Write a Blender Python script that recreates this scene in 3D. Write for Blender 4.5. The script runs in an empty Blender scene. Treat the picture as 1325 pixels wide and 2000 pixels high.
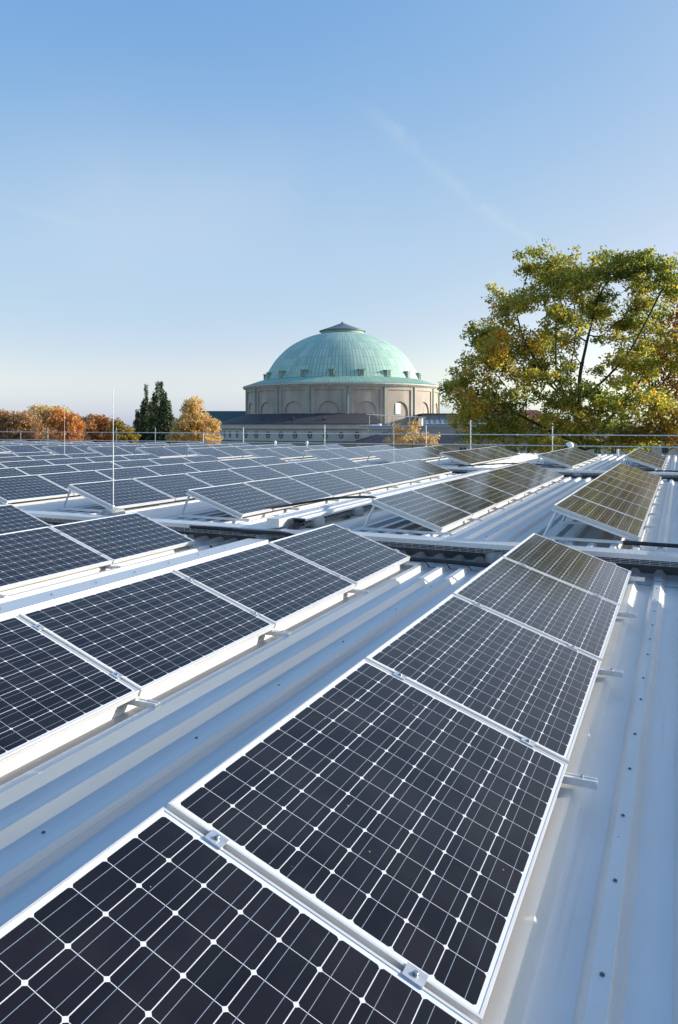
import bpy, math, random
from mathutils import Vector, Matrix
import numpy as np
R = math.radians
C = bpy.context.scene.collection
scn = bpy.context.scene
random.seed(7)

# ------------------------------------------------------------------ camera, sky, sun, exposure
HC = 9.0                                   # eye height above the ground
F = 1452.0; Y0 = 829.5; CX = 662.5         # focal length / horizon / centre of the 1325 x 2000 picture
AL = R(24.67)                              # bearing of the panel rows, clockwise from the view
TH = R(18.84)                              # tilt of the panels
SUN_AZ = R(80.0); SUN_EL = R(15.5)
cam = bpy.data.cameras.new('camera'); co = bpy.data.objects.new('camera', cam); C.objects.link(co)
co.location = (0, 0, HC); co.rotation_euler = (R(90), 0, 0)
cam.sensor_fit = 'VERTICAL'; cam.sensor_height = 36.0; cam.lens = F/2000*36.0
cam.shift_y = -(1000-Y0)/2000; cam.clip_end = 5000; cam.clip_start = 0.05
scn.camera = co
w = bpy.data.worlds.new('World'); scn.world = w; w.use_nodes = True
wn, wl = w.node_tree.nodes, w.node_tree.links
bg = wn['Background']
sky = wn.new('ShaderNodeTexSky'); sky.sky_type = 'NISHITA'; sky.sun_disc = False
sky.sun_elevation = SUN_EL; sky.sun_rotation = SUN_AZ
sky.altitude = 60; sky.air_density = 0.7; sky.dust_density = 1.0; sky.ozone_density = 5.0
SKY_STRENGTH = 0.148
bg.inputs['Strength'].default_value = SKY_STRENGTH

def vmath(op, a, b=None, nodes=None, links=None):
    n = nodes.new('ShaderNodeVectorMath'); n.operation = op
    for i, v in enumerate((a, b)):
        if v is None: continue
        if hasattr(v, 'links'): links.new(v, n.inputs[i])
        else: n.inputs[i].default_value = v
    return n.outputs['Value' if op in ('DOT_PRODUCT', 'LENGTH') else 'Vector']
def fmath(op, a, b=None, nodes=None, links=None, c=None, clamp=False):
    n = nodes.new('ShaderNodeMath'); n.operation = op; n.use_clamp = clamp
    for i, v in enumerate((a, b, c)):
        if v is None: continue
        if hasattr(v, 'links'): links.new(v, n.inputs[i])
        else: n.inputs[i].default_value = v
    return n.outputs[0]

# thin high cirrus: two faint streaks and a very faint veil, by direction in the sky
def sky_dir(px, py):
    return Vector(((px-CX)/F, 1, (Y0-py)/F)).normalized()
tc = wn.new('ShaderNodeTexCoord')
def streak(p, q, width, wob, scale, gain, soft=False):
    a, b = sky_dir(*p), sky_dir(*q)
    nrm = a.cross(b).normalized(); mid = (a+b).normalized(); al = nrm.cross(mid).normalized()
    half = a.angle(b)/2
    W = dict(nodes=wn, links=wl)
    nz = wn.new('ShaderNodeTexNoise'); nz.inputs['Scale'].default_value = scale; nz.inputs['Detail'].default_value = 3 if soft else 7
    nz.inputs['Roughness'].default_value = .62
    wl.new(tc.outputs['Generated'], nz.inputs['Vector'])
    dd = vmath('DOT_PRODUCT', tc.outputs['Generated'], tuple(nrm), **W)
    dd = fmath('ADD', dd, fmath('MULTIPLY', fmath('SUBTRACT', nz.outputs['Fac'], .5, **W), wob, **W), **W)
    e = fmath('POWER', 2.718, fmath('MULTIPLY', fmath('MULTIPLY', dd, dd, **W), -1/(width*width), **W), **W)
    l = fmath('ABSOLUTE', fmath('DIVIDE', vmath('DOT_PRODUCT', tc.outputs['Generated'], tuple(al), **W), half, **W), **W)
    env = fmath('SUBTRACT', 1.15, l, clamp=True, **W)
    front = fmath('GREATER_THAN', vmath('DOT_PRODUCT', tc.outputs['Generated'], tuple(mid), **W), 0.5, **W)
    n2 = fmath('MULTIPLY_ADD', nz.outputs['Fac'], .5 if soft else 2.4, c=.2 if soft else -.75, clamp=True, **W)
    return fmath('MULTIPLY', fmath('MULTIPLY', fmath('MULTIPLY', fmath('MULTIPLY', e, env, **W), front, **W), n2, **W), gain, **W)
m = None
for args in (((690, 190), (860, 345), .0065, .06, 14, .16), ((840, 330), (1085, 500), .006, .05, 16, .27), ((-700, 430), (1150, 430), .12, .05, 2.5, .52, True),
             ((0, 395), (190, 445), .005, .02, 12, .16), ((0, 560), (90, 575), .004, .01, 12, .06)):
    s_ = streak(*args)
    m = s_ if m is None else fmath('ADD', m, s_, nodes=wn, links=wl)
# colour response of the sky: a soft shoulder per channel (a colour grade on the sky light, paler and less contrasty than the clear model)
K_ = dict(nodes=wn, links=wl)
sp_ = wn.new('ShaderNodeSeparateColor'); wl.new(sky.outputs['Color'], sp_.inputs[0])
def resp(o, gm, k): return fmath('MULTIPLY', fmath('POWER', fmath('MAXIMUM', o, 1e-4, **K_), gm, **K_), k, **K_)
def resp2(o, gm, k, piv): return fmath('MAXIMUM', resp(o, gm, k), fmath('MULTIPLY', o, k*piv**gm/piv, **K_), **K_)   # the aureole round the sun keeps its strength
g_ = resp2(sp_.outputs[1], .58, 1.95, 2.4); b_ = resp2(sp_.outputs[2], .22, 2.76, 4.4)
r_ = fmath('MINIMUM', resp(sp_.outputs[0], .97, 2.26), fmath('MULTIPLY', g_, .93, **K_), **K_)
cb_ = wn.new('ShaderNodeCombineColor')
for i_, o_ in enumerate((r_, g_, b_)): wl.new(o_, cb_.inputs[i_])
mx = wn.new('ShaderNodeMixRGB'); wl.new(cb_.outputs[0], mx.inputs['Color1'])
mx.inputs['Color2'].default_value = (4.0, 4.1, 4.15, 1); wl.new(m, mx.inputs['Fac'])
wl.new(mx.outputs['Color'], bg.inputs['Color'])

sv = Vector((math.sin(SUN_AZ)*math.cos(SUN_EL), math.cos(SUN_AZ)*math.cos(SUN_EL), math.sin(SUN_EL)))
sl = bpy.data.lights.new('sun', 'SUN'); sl.energy = 4.3; sl.angle = R(.55); sl.color = (1, .92, .81)
so = bpy.data.objects.new('sun', sl); C.objects.link(so); so.location = sv*50+Vector((0, 0, HC))
so.rotation_euler = (-sv).to_track_quat('-Z', 'Y').to_euler()
vs = scn.view_settings; vs.view_transform = 'Standard'; vs.look = 'None'; vs.exposure = 0.62; vs.gamma = 1

# ------------------------------------------------------------------ helpers
class MB:
    def __init__(s): s.v = []; s.f = []; s.m = []; s.sm = []
    def add(s, vs_, fs, mi=0, smooth=False):
        o = len(s.v); s.v += [tuple(v) for v in vs_]
        for f in fs: s.f.append([i+o for i in f]); s.m.append(mi); s.sm.append(smooth)
    def box(s, x0, x1, y0, y1, z0, z1, mi=0, M=None):
        vs_ = [Vector((x, y, z)) for z in (z0, z1) for y in (y0, y1) for x in (x0, x1)]
        if M is not None: vs_ = [M @ v for v in vs_]
        s.add(vs_, [(0, 2, 3, 1), (4, 5, 7, 6), (0, 1, 5, 4), (2, 6, 7, 3), (0, 4, 6, 2), (1, 3, 7, 5)], mi)
    def tube(s, pts, r, n=8, mi=0, caps=True, smooth=True):
        pts = [Vector(p) for p in pts]; rs = r if isinstance(r, (list, tuple)) else [r]*len(pts)
        rings = []
        up = Vector((0, 0, 1))
        for i, p in enumerate(pts):
            t = (pts[min(i+1, len(pts)-1)]-pts[max(i-1, 0)]).normalized()
            a = t.cross(up)
            if a.length < 1e-3: a = t.cross(Vector((1, 0, 0)))
            a.normalize(); b = t.cross(a).normalized()
            rings.append([p+rs[i]*(math.cos(2*math.pi*k/n)*a+math.sin(2*math.pi*k/n)*b) for k in range(n)])
        vs_ = [v for r_ in rings for v in r_]
        fs = [(i*n+k, i*n+(k+1) % n, (i+1)*n+(k+1) % n, (i+1)*n+k) for i in range(len(pts)-1) for k in range(n)]
        s.add(vs_, fs, mi, smooth)
        if caps:
            s.add(rings[0], [tuple(range(n))], mi); s.add(rings[-1], [tuple(range(n))[::-1]], mi)
    def lathe(s, prof, n=48, a0=0, a1=2*math.pi, c=(0, 0), mi=0, smooth=True):
        """prof: (r, z) list; angle 0 faces the camera (-Y), positive to the right"""
        full = abs(a1-a0) > 2*math.pi-1e-4
        na = n if full else n+1
        vs_ = []
        for k in range(na):
            a = a0+(a1-a0)*k/n
            for r_, z in prof: vs_.append((c[0]+r_*math.sin(a), c[1]-r_*math.cos(a), z))
        q = len(prof); fs = []
        for k in range(n):
            k2 = (k+1) % na
            for i in range(q-1): fs.append((k*q+i, k2*q+i, k2*q+i+1, k*q+i+1))
        s.add(vs_, fs, mi, smooth)
    def prism(s, poly, y0, y1, mi=0):
        """poly of (x, z) extruded along y"""
        n = len(poly)
        s.add([(x, y0, z) for x, z in poly]+[(x, y1, z) for x, z in poly],
              [(i, (i+1) % n, n+(i+1) % n, n+i) for i in range(n)]+[tuple(range(n))[::-1], tuple(range(n, 2*n))], mi)
    def mesh(s, name, mats):
        me = bpy.data.meshes.new(name); me.from_pydata(s.v, [], s.f)
        for m_ in (mats if isinstance(mats, (list, tuple)) else [mats]): me.materials.append(m_)
        me.polygons.foreach_set('material_index', s.m); me.polygons.foreach_set('use_smooth', s.sm)
        me.update(); return me
    def build(s, name, mats, parent=None):
        return put(name, s.mesh(name, mats), parent)
def put(name, me, parent=None):
    o = bpy.data.objects.new(name, me); C.objects.link(o)
    if parent is not None: o.parent = parent
    return o
def tag(o, label, cat, group=None):
    o['label'] = label; o['category'] = cat
    if group: o['group'] = group
    return o
def thing(name, label, cat, loc=(0, 0, 0), rot=(0, 0, 0), group=None):
    o = bpy.data.objects.new(name, None); C.objects.link(o); o.empty_display_size = .2
    o.location = loc; o.rotation_euler = rot
    return tag(o, label, cat, group)
def kids(o): return [x for x in C.objects if x.parent == o]
def dup(root, loc, label, group=None):
    r = root.copy(); C.objects.link(r); r.location = loc; r['label'] = label
    if group: r['group'] = group
    for ch in root.children:
        c_ = ch.copy(); C.objects.link(c_); c_.parent = r
        for g in ch.children:
            d_ = g.copy(); C.objects.link(d_); d_.parent = c_
    return r
DV = Vector((math.sin(AL), math.cos(AL), 0)); CV = Vector((math.cos(AL), -math.sin(AL), 0))
def W(a, b, h): return DV*a+CV*b+Vector((0, 0, HC+h))      # roof coordinates: along the rows, across, height from the eye
RZ = (0, 0, -AL)
def at(px, py, Y): return Vector(((px-CX)/F*Y, Y, HC+(Y0-py)/F*Y))

# ------------------------------------------------------------------ materials
def mat(name, col, rough=.6, metal=0.0, spec=.5):
    m_ = bpy.data.materials.new(name); m_.use_nodes = True
    p = m_.node_tree.nodes['Principled BSDF']
    p.inputs['Base Color'].default_value = (*col, 1); p.inputs['Roughness'].default_value = rough
    p.inputs['Metallic'].default_value = metal; p.inputs['Specular IOR Level'].default_value = spec
    return m_
def noisy(name, c1, c2, scale, rough=.6, metal=0.0, bump=0.0, stretch=(1, 1, 1), detail=5, lo=.35, hi=.65, rvar=0.0, spec=.5):
    m_ = mat(name, c1, rough, metal, spec); N, L = m_.node_tree.nodes, m_.node_tree.links; p = N['Principled BSDF']
    t = N.new('ShaderNodeTexCoord'); mp = N.new('ShaderNodeMapping'); mp.inputs['Scale'].default_value = stretch
    L.new(t.outputs['Object'], mp.inputs['Vector'])
    nz = N.new('ShaderNodeTexNoise'); nz.inputs['Scale'].default_value = scale; nz.inputs['Detail'].default_value = detail
    L.new(mp.outputs['Vector'], nz.inputs['Vector'])
    r_ = N.new('ShaderNodeValToRGB'); r_.color_ramp.elements[0].position = lo; r_.color_ramp.elements[1].position = hi
    r_.color_ramp.elements[0].color = (*c1, 1); r_.color_ramp.elements[1].color = (*c2, 1)
    L.new(nz.outputs['Fac'], r_.inputs['Fac']); L.new(r_.outputs['Color'], p.inputs['Base Color'])
    if rvar:
        mr = N.new('ShaderNodeMapRange'); L.new(nz.outputs['Fac'], mr.inputs['Value'])
        mr.inputs['To Min'].default_value = rough-rvar; mr.inputs['To Max'].default_value = rough+rvar
        L.new(mr.outputs[0], p.inputs['Roughness'])
    if bump:
        b = N.new('ShaderNodeBump'); b.inputs['Strength'].default_value = bump; b.inputs['Distance'].default_value = .02
        L.new(nz.outputs['Fac'], b.inputs['Height']); L.new(b.outputs['Normal'], p.inputs['Normal'])
    return m_

def roof_material():
    m_ = mat('sheet_metal', (.60, .61, .62), .42, .35); N, L = m_.node_tree.nodes, m_.node_tree.links; p = N['Principled BSDF']
    K = dict(nodes=N, links=L)
    t = N.new('ShaderNodeTexCoord')
    mp = N.new('ShaderNodeMapping'); mp.inputs['Scale'].default_value = (1, .12, 1); L.new(t.outputs['Object'], mp.inputs['Vector'])
    n1 = N.new('ShaderNodeTexNoise'); n1.inputs['Scale'].default_value = 6; n1.inputs['Detail'].default_value = 6; L.new(mp.outputs['Vector'], n1.inputs['Vector'])
    n2 = N.new('ShaderNodeTexNoise'); n2.inputs['Scale'].default_value = 2.2; n2.inputs['Detail'].default_value = 8; n2.inputs['Roughness'].default_value = .7
    L.new(t.outputs['Object'], n2.inputs['Vector'])
    r_ = N.new('ShaderNodeValToRGB'); e = r_.color_ramp.elements
    e[0].position = .3; e[0].color = (.62, .61, .595, 1); e[1].position = .7; e[1].color = (.73, .72, .705, 1)
    L.new(fmath('ADD', fmath('MULTIPLY', n1.outputs['Fac'], .5, **K), fmath('MULTIPLY', n2.outputs['Fac'], .5, **K), **K), r_.inputs['Fac'])
    # grime: dark specks, scuffs, and long faint water streaks down the pans
    v = N.new('ShaderNodeTexVoronoi'); v.inputs['Scale'].default_value = 5.0; L.new(t.outputs['Object'], v.inputs['Vector'])
    n3 = N.new('ShaderNodeTexNoise'); n3.inputs['Scale'].default_value = 40; n3.inputs['Detail'].default_value = 4; L.new(t.outputs['Object'], n3.inputs['Vector'])
    sp = fmath('LESS_THAN', fmath('ADD', v.outputs['Distance'], fmath('MULTIPLY', n3.outputs['Fac'], .07, **K), **K), .058, **K)
    sp = fmath('MULTIPLY', sp, .6, **K)
    mp2 = N.new('ShaderNodeMapping'); mp2.inputs['Scale'].default_value = (22, .55, 1); L.new(t.outputs['Object'], mp2.inputs['Vector'])
    n4 = N.new('ShaderNodeTexNoise'); n4.inputs['Scale'].default_value = 1.0; n4.inputs['Detail'].default_value = 5; L.new(mp2.outputs['Vector'], n4.inputs['Vector'])
    st = fmath('MULTIPLY', fmath('MULTIPLY_ADD', n4.outputs['Fac'], 5, c=-2.9, clamp=True, **K), .22, **K)
    n5 = N.new('ShaderNodeTexNoise'); n5.inputs['Scale'].default_value = 7; n5.inputs['Detail'].default_value = 9; n5.inputs['Roughness'].default_value = .75; L.new(t.outputs['Object'], n5.inputs['Vector'])
    sm = fmath('MULTIPLY', fmath('MULTIPLY_ADD', n5.outputs['Fac'], 9, c=-5.75, clamp=True, **K), .35, **K)
    sp = fmath('MAXIMUM', fmath('MAXIMUM', sp, st, **K), sm, **K)
    mx_ = N.new('ShaderNodeMixRGB'); L.new(sp, mx_.inputs['Fac']); L.new(r_.outputs['Color'], mx_.inputs['Color1']); mx_.inputs['Color2'].default_value = (.19, .18, .16, 1)
    L.new(mx_.outputs['Color'], p.inputs['Base Color'])
    mr = N.new('ShaderNodeMapRange'); L.new(n2.outputs['Fac'], mr.inputs['Value']); mr.inputs['To Min'].default_value = .32; mr.inputs['To Max'].default_value = .52
    L.new(mr.outputs[0], p.inputs['Roughness'])
    b = N.new('ShaderNodeBump'); b.inputs['Strength'].default_value = .12; b.inputs['Distance'].default_value = .01
    L.new(n1.outputs['Fac'], b.inputs['Height']); L.new(b.outputs['Normal'], p.inputs['Normal'])
    return m_
M_ROOF = roof_material()
M_ALU = noisy('anodised_aluminium', (.66, .665, .67), (.74, .745, .75), 30, .36, .45, stretch=(1, .1, 1))
M_FRAME = noisy('panel_frame_aluminium', (.62, .612, .60), (.69, .68, .665), 25, .36, .3, stretch=(.2, .2, 1))
M_GALV = noisy('galvanised_steel', (.45, .47, .50), (.60, .62, .64), 18, .42, .6)
M_STEEL = mat('bolt_steel', (.40, .41, .42), .35, .9)
M_SCREW = mat('screw_head', (.16, .165, .17), .5, .5)
M_BLACK = noisy('black_rubber', (.012, .012, .013), (.03, .03, .032), 20, .5)
M_CONC = noisy('cast_concrete', (.30, .30, .29), (.48, .47, .45), 9, .85, bump=.3)
M_WHITE = noisy('white_paint', (.74, .74, .72), (.80, .80, .79), 8, .5)
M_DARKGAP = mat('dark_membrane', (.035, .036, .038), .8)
M_RISER = noisy('riser_sheet_shade', (.07, .072, .075), (.12, .122, .125), 5, .6, .2)  # near black: the shade under the trays is put into the riser's colour

def cell_material():
    """monocrystalline cells under glass: 8 x 12 chamfered cells on a white backsheet, two busbars each"""
    m_ = mat('solar_glass', (.02, .02, .03), .09, 0, .32); N, L = m_.node_tree.nodes, m_.node_tree.links; p = N['Principled BSDF']
    K = dict(nodes=N, links=L)
    t = N.new('ShaderNodeTexCoord'); s = N.new('ShaderNodeSeparateXYZ'); L.new(t.outputs['Object'], s.inputs[0])
    PU, PV, MU, MV = .1255, .127, .023, .0265
    def axis(o, pitch, mg, n):
        u = fmath('DIVIDE', fmath('SUBTRACT', o, mg, **K), pitch, **K)
        fl = fmath('FLOOR', u, **K); fr = fmath('SUBTRACT', u, fl, **K)
        d_ = fmath('MULTIPLY', fmath('MINIMUM', fr, fmath('SUBTRACT', 1, fr, **K), **K), pitch, **K)
        ins = fmath('MULTIPLY', fmath('GREATER_THAN', u, 0, **K), fmath('LESS_THAN', u, n, **K), **K)
        return fl, fr, d_, ins
    iu, fu, du, nu = axis(s.outputs['X'], PU, MU, 8)
    iv, fv, dv, nv = axis(s.outputs['Y'], PV, MV, 12)
    cell = fmath('MULTIPLY', fmath('MULTIPLY', nu, nv, **K), fmath('GREATER_THAN', du, .0014, **K), **K)
    cell = fmath('MULTIPLY', cell, fmath('GREATER_THAN', dv, .0009, **K), **K)
    # rounded corners (pseudo-square wafer): distance from cell centre
    cu = fmath('MULTIPLY', fmath('SUBTRACT', fu, .5, **K), PU, **K); cv = fmath('MULTIPLY', fmath('SUBTRACT', fv, .5, **K), PV, **K)
    rr = fmath('SQRT', fmath('ADD', fmath('MULTIPLY', cu, cu, **K), fmath('MULTIPLY', cv, cv, **K), **K), **K)
    cell = fmath('MULTIPLY', cell, fmath('LESS_THAN', rr, .0822, **K), **K)
    bb = fmath('MINIMUM', fmath('ABSOLUTE', fmath('SUBTRACT', fu, .26, **K), **K), fmath('ABSOLUTE', fmath('SUBTRACT', fu, .74, **K), **K), **K)
    bus = fmath('MULTIPLY', fmath('LESS_THAN', fmath('MULTIPLY', bb, PU, **K), .00085, **K), fmath('MULTIPLY', nu, nv, **K), **K)
    oi = N.new('ShaderNodeObjectInfo')
    cb = N.new('ShaderNodeCombineXYZ'); L.new(iu, cb.inputs[0]); L.new(iv, cb.inputs[1]); L.new(fmath('MULTIPLY', oi.outputs['Random'], 97, **K), cb.inputs[2])
    wn_ = N.new('ShaderNodeTexWhiteNoise'); L.new(cb.outputs[0], wn_.inputs['Vector'])
    r_ = N.new('ShaderNodeValToRGB'); e = r_.color_ramp.elements
    e[0].color = (.0042, .0026, .0036, 1); e[1].color = (.0092, .0062, .0080, 1); L.new(wn_.outputs['Value'], r_.inputs['Fac'])
    def mixc(f, a, b):
        n = N.new('ShaderNodeMixRGB'); L.new(f, n.inputs[0])
        for i, x in ((1, a), (2, b)):
            if hasattr(x, 'links'): L.new(x, n.inputs[i])
            else: n.inputs[i].default_value = (*x, 1)
        return n.outputs[0]
    c = mixc(cell, (.66, .67, .69), r_.outputs[0])
    c = mixc(bus, c, (.25, .30, .37))
    # dust: fine film, little yellow-brown specks, faint smears
    vec = vmath('ADD', t.outputs['Object'], None, **K)
    vx = N.new('ShaderNodeVectorMath'); vx.operation = 'ADD'; L.new(t.outputs['Object'], vx.inputs[0])
    cx_ = N.new('ShaderNodeCombineXYZ'); L.new(fmath('MULTIPLY', oi.outputs['Random'], 53, **K), cx_.inputs[0]); L.new(cx_.outputs[0], vx.inputs[1])
    vo = N.new('ShaderNodeTexVoronoi'); vo.inputs['Scale'].default_value = 13; L.new(vx.outputs[0], vo.inputs['Vector'])
    hs = N.new('ShaderNodeSeparateColor'); L.new(vo.outputs['Color'], hs.inputs[0])
    rad = fmath('MULTIPLY', fmath('POWER', hs.outputs[0], 3.2, **K), .052, **K)
    spk = fmath('LESS_THAN', vo.outputs['Distance'], rad, **K)
    c = mixc(fmath('MULTIPLY', spk, .85, **K), c, (.46, .37, .24))
    nd = N.new('ShaderNodeTexNoise'); nd.inputs['Scale'].default_value = 3.5; nd.inputs['Detail'].default_value = 7; L.new(vx.outputs[0], nd.inputs['Vector'])
    film = fmath('MULTIPLY', fmath('SUBTRACT', nd.outputs['Fac'], .40, clamp=True, **K), .07, **K)
    c = mixc(film, c, (.40, .38, .35))
    L.new(c, p.inputs['Base Color'])
    mr = N.new('ShaderNodeMapRange'); L.new(nd.outputs['Fac'], mr.inputs['Value']); mr.inputs['To Min'].default_value = .07; mr.inputs['To Max'].default_value = .17
    L.new(mr.outputs[0], p.inputs['Roughness'])
    p.inputs['Sheen Weight'].default_value = .03; p.inputs['Sheen Roughness'].default_value = .45      # dust film, pale at a glancing view
    return m_
M_CELL = cell_material()

# ------------------------------------------------------------------ ground
g = MB(); g.add([(-3000, -3000, 0), (3000, -3000, 0), (3000, 3000, 0), (-3000, 3000, 0)], [(0, 1, 2, 3)])
go = g.build('ground', noisy('park_grass', (.05, .07, .025), (.10, .085, .04), .35, .9)); go['kind'] = 'structure'

# ------------------------------------------------------------------ the hall with the stepped metal roofs
hall = thing('exhibition_hall', 'long flat hall whose stepped corrugated metal roofs carry the solar panels', 'building', W(0, 0, -HC), RZ)
PITCH, B0 = .2547, -.2125
def deck(name, a0, a1, b0, b1, h):
    m_ = MB()
    k0, k1 = math.ceil((b0-B0)/PITCH), math.floor((b1-B0)/PITCH)
    prof = [(b0, 0)]
    for k in range(k0, k1+1):
        c_ = B0+k*PITCH
        prof += [(c_-.064, 0), (c_-.0285, .05), (c_+.0285, .05), (c_+.064, 0)]
        if k % 4 == 0: prof[-1:] = [(c_+.046, .0255), (c_+.049, .0255), (c_+.066, 0)]      # overlap seam down the rib's side
    prof.append((b1, 0))
    n = len(prof); z = HC+h
    m_.add([(x, a0, z+y) for x, y in prof]+[(x, a1, z+y) for x, y in prof], [(i, i+1, n+i+1, n+i) for i in range(n-1)])
    # underside a few mm lower so that the sheet has an edge
    m_.add([(x, a0, z+y-.004) for x, y in prof]+[(x, a1, z+y-.004) for x, y in prof], [(n+i, n+i+1, i+1, i) for i in range(n-1)])
    m_.add([(x, a0, z+y) for x, y in prof]+[(x, a0, z+y-.004) for x, y in prof], [(i+1, i, n+i, n+i+1) for i in range(n-1)])
    m_.add([(x, a1, z+y) for x, y in prof]+[(x, a1, z+y-.004) for x, y in prof], [(i, i+1, n+i+1, n+i) for i in range(n-1)])
    return m_.build(name, M_ROOF, hall)
HA, HB, HCK = -1.68, -1.48, -1.365          # trough heights of the three roofs
deckA = deck('roof', -6, 8.40, -16, 5, HA)
deckA2 = deck('roof', 8.44, 9.3, -16, 5, HA)
deckB = deck('roof', 9.08, 21.35, -34, 6, HB)
deckC = deck('roof', 22.05, 35.0, -56, 10, HCK)
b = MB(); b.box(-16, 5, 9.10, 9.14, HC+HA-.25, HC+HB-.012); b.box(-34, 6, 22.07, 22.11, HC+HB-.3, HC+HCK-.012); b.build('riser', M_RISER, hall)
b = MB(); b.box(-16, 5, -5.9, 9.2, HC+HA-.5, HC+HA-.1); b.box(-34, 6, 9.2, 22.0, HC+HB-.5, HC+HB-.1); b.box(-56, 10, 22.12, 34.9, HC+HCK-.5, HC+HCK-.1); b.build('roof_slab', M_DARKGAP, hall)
b = MB(); b.box(-15.5, 4.5, -5.5, 9.2, 0, HC+HA-.5); b.box(-33.5, 5.5, 9.21, 22.0, 0, HC+HB-.5); b.box(-55.5, 9.5, 22.01, 34.7, 0, HC+HCK-.5)
b.build('wall', noisy('hall_render', (.42, .40, .36), (.50, .48, .44), 1.5, .9), hall)
# eave trim along the far roof edge
b = MB(); b.box(-56, 10, 35.004, 35.16, HC+HCK-.25, HC+HCK+.05); b.build('eave_trim', M_GALV, hall)
# screws: on the overlap ribs and here and there in the pans
sb = MB(); sb.lathe([(0.0, .003), (.004, .003), (.0042, 0), (.0078, 0), (.0078, -.003)], 10, smooth=False)
sme = sb.mesh('screw', M_SCREW)
scr = []
for k in (0, -4, -12):
    for j in range(14): scr.append((B0+k*PITCH+random.uniform(-.006, .006), 1.9+j*.47+random.uniform(-.05, .05), .0535))
for j in range(6):
    for k in (-1.5, -8.5, -5.4): scr.append((B0+k*PITCH+random.uniform(-.03, .03), 2.2+j*1.03+random.uniform(-.1, .1), .0035))
for x, y, z in scr:
    o = put('screw', sme, deckA); o.location = (x, y, HC+HA+z)
scr = []
for k in (-4, -8, -12):
    for j in range(8): scr.append((B0+k*PITCH, 9.4+j*.62, .0535))
for x, y, z in scr:
    o = put('screw', sme, deckB); o.location = (x, y, HC+HB+z)

# ------------------------------------------------------------------ solar panels
PL, PW, PITCHA = 1.577, 1.05, 1.60
def sweep_rect(prof, wx, ly):
    """profile of (inset, z) swept round the rectangle 0..wx, 0..ly with mitred corners"""
    m_ = MB(); n = len(prof); vs_ = []
    for cx_, cy_, sx, sy in ((0, 0, 1, 1), (wx, 0, -1, 1), (wx, ly, -1, -1), (0, ly, 1, -1)):
        for o, z in prof: vs_.append((cx_+sx*o, cy_+sy*o, z))
    fs = []
    for k in range(4):
        k2 = (k+1) % 4
        for i in range(n):
            j = (i+1) % n; fs.append((k*n+i, k2*n+i, k2*n+j, k*n+j))
    m_.add(vs_, fs); return m_
frame_prof = [(0, -.042), (0, -.035), (.0015, -.034), (.0015, -.031), (0, -.030), (0, -.022), (.0015, -.021), (.0015, -.018), (0, -.017), (0, -.001),
              (.001, 0), (.010, 0), (.0115, -.0015), (.0115, -.0042), (.0045, -.0045), (.0045, -.036), (.022, -.037), (.022, -.042)]
frame_me = sweep_rect(frame_prof, PW, PL).mesh('frame', M_FRAME)
b = MB(); b.box(.005, PW-.005, .005, PL-.005, -.0085, -.0022); glass_me = b.mesh('glass_sheet', M_CELL)
b = MB(); b.box(.006, PW-.006, .006, PL-.006, -.0115, -.0088); b.box(PW*.12, PW*.22, PL*.44, PL*.56, -.034, -.0118, 1); back_me = b.mesh('backsheet', [mat('grey_backsheet', (.42, .42, .42), .7), M_BLACK])
b = MB()   # mid clamp: top plate with folded legs down into the gap
b.box(-.031, .031, -.0235, .0235, .0005, .0045); b.box(-.028, .028, -.0085, -.0055, -.03, .0005); b.box(-.028, .028, .0055, .0085, -.03, .0005)
clamp_me = b.mesh('clamp', M_GALV)
b = MB(); b.lathe([(0, .0135), (.0055, .0135), (.0068, .0125), (.0068, .0065), (.010, .0065), (.010, .0045)], 12, smooth=False); bolt_me = b.mesh('bolt', M_STEEL)
PGROUP = 'solar panels in tilted rows on the roof'
def make_panel(detail):
    t = thing('solar_panel', 'x', 'solar panel', (0, 0, 0), (0, TH, -AL), PGROUP)
    put('frame', frame_me, t); put('glass_sheet', glass_me, t); put('backsheet', back_me, t)
    if detail:
        for s in (.19, .82):
            c_ = put('clamp', clamp_me, t); c_.location = (s*PW, PL+.0115, 0)
            b_ = put('bolt', bolt_me, c_)
    return t
ORD = ['first', 'second', 'third', 'fourth', 'fifth', 'sixth', 'seventh', 'eighth', 'ninth', 'tenth', 'eleventh', 'twelfth', 'thirteenth', 'fourteenth']
PROTO = {}
def panel_at(a, b_, h, label, detail):
    if detail not in PROTO:
        p = make_panel(detail); PROTO[detail] = p; p.location = W(a, b_, h); p['label'] = label; return p
    p = dup(PROTO[detail], W(a, b_, h), label, PGROUP)
    p.rotation_euler = (R(random.gauss(0, .10)), TH+R(random.gauss(0, .14)), -AL+R(random.gauss(0, .03)))     # hand-set, never quite true
    return p
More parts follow.
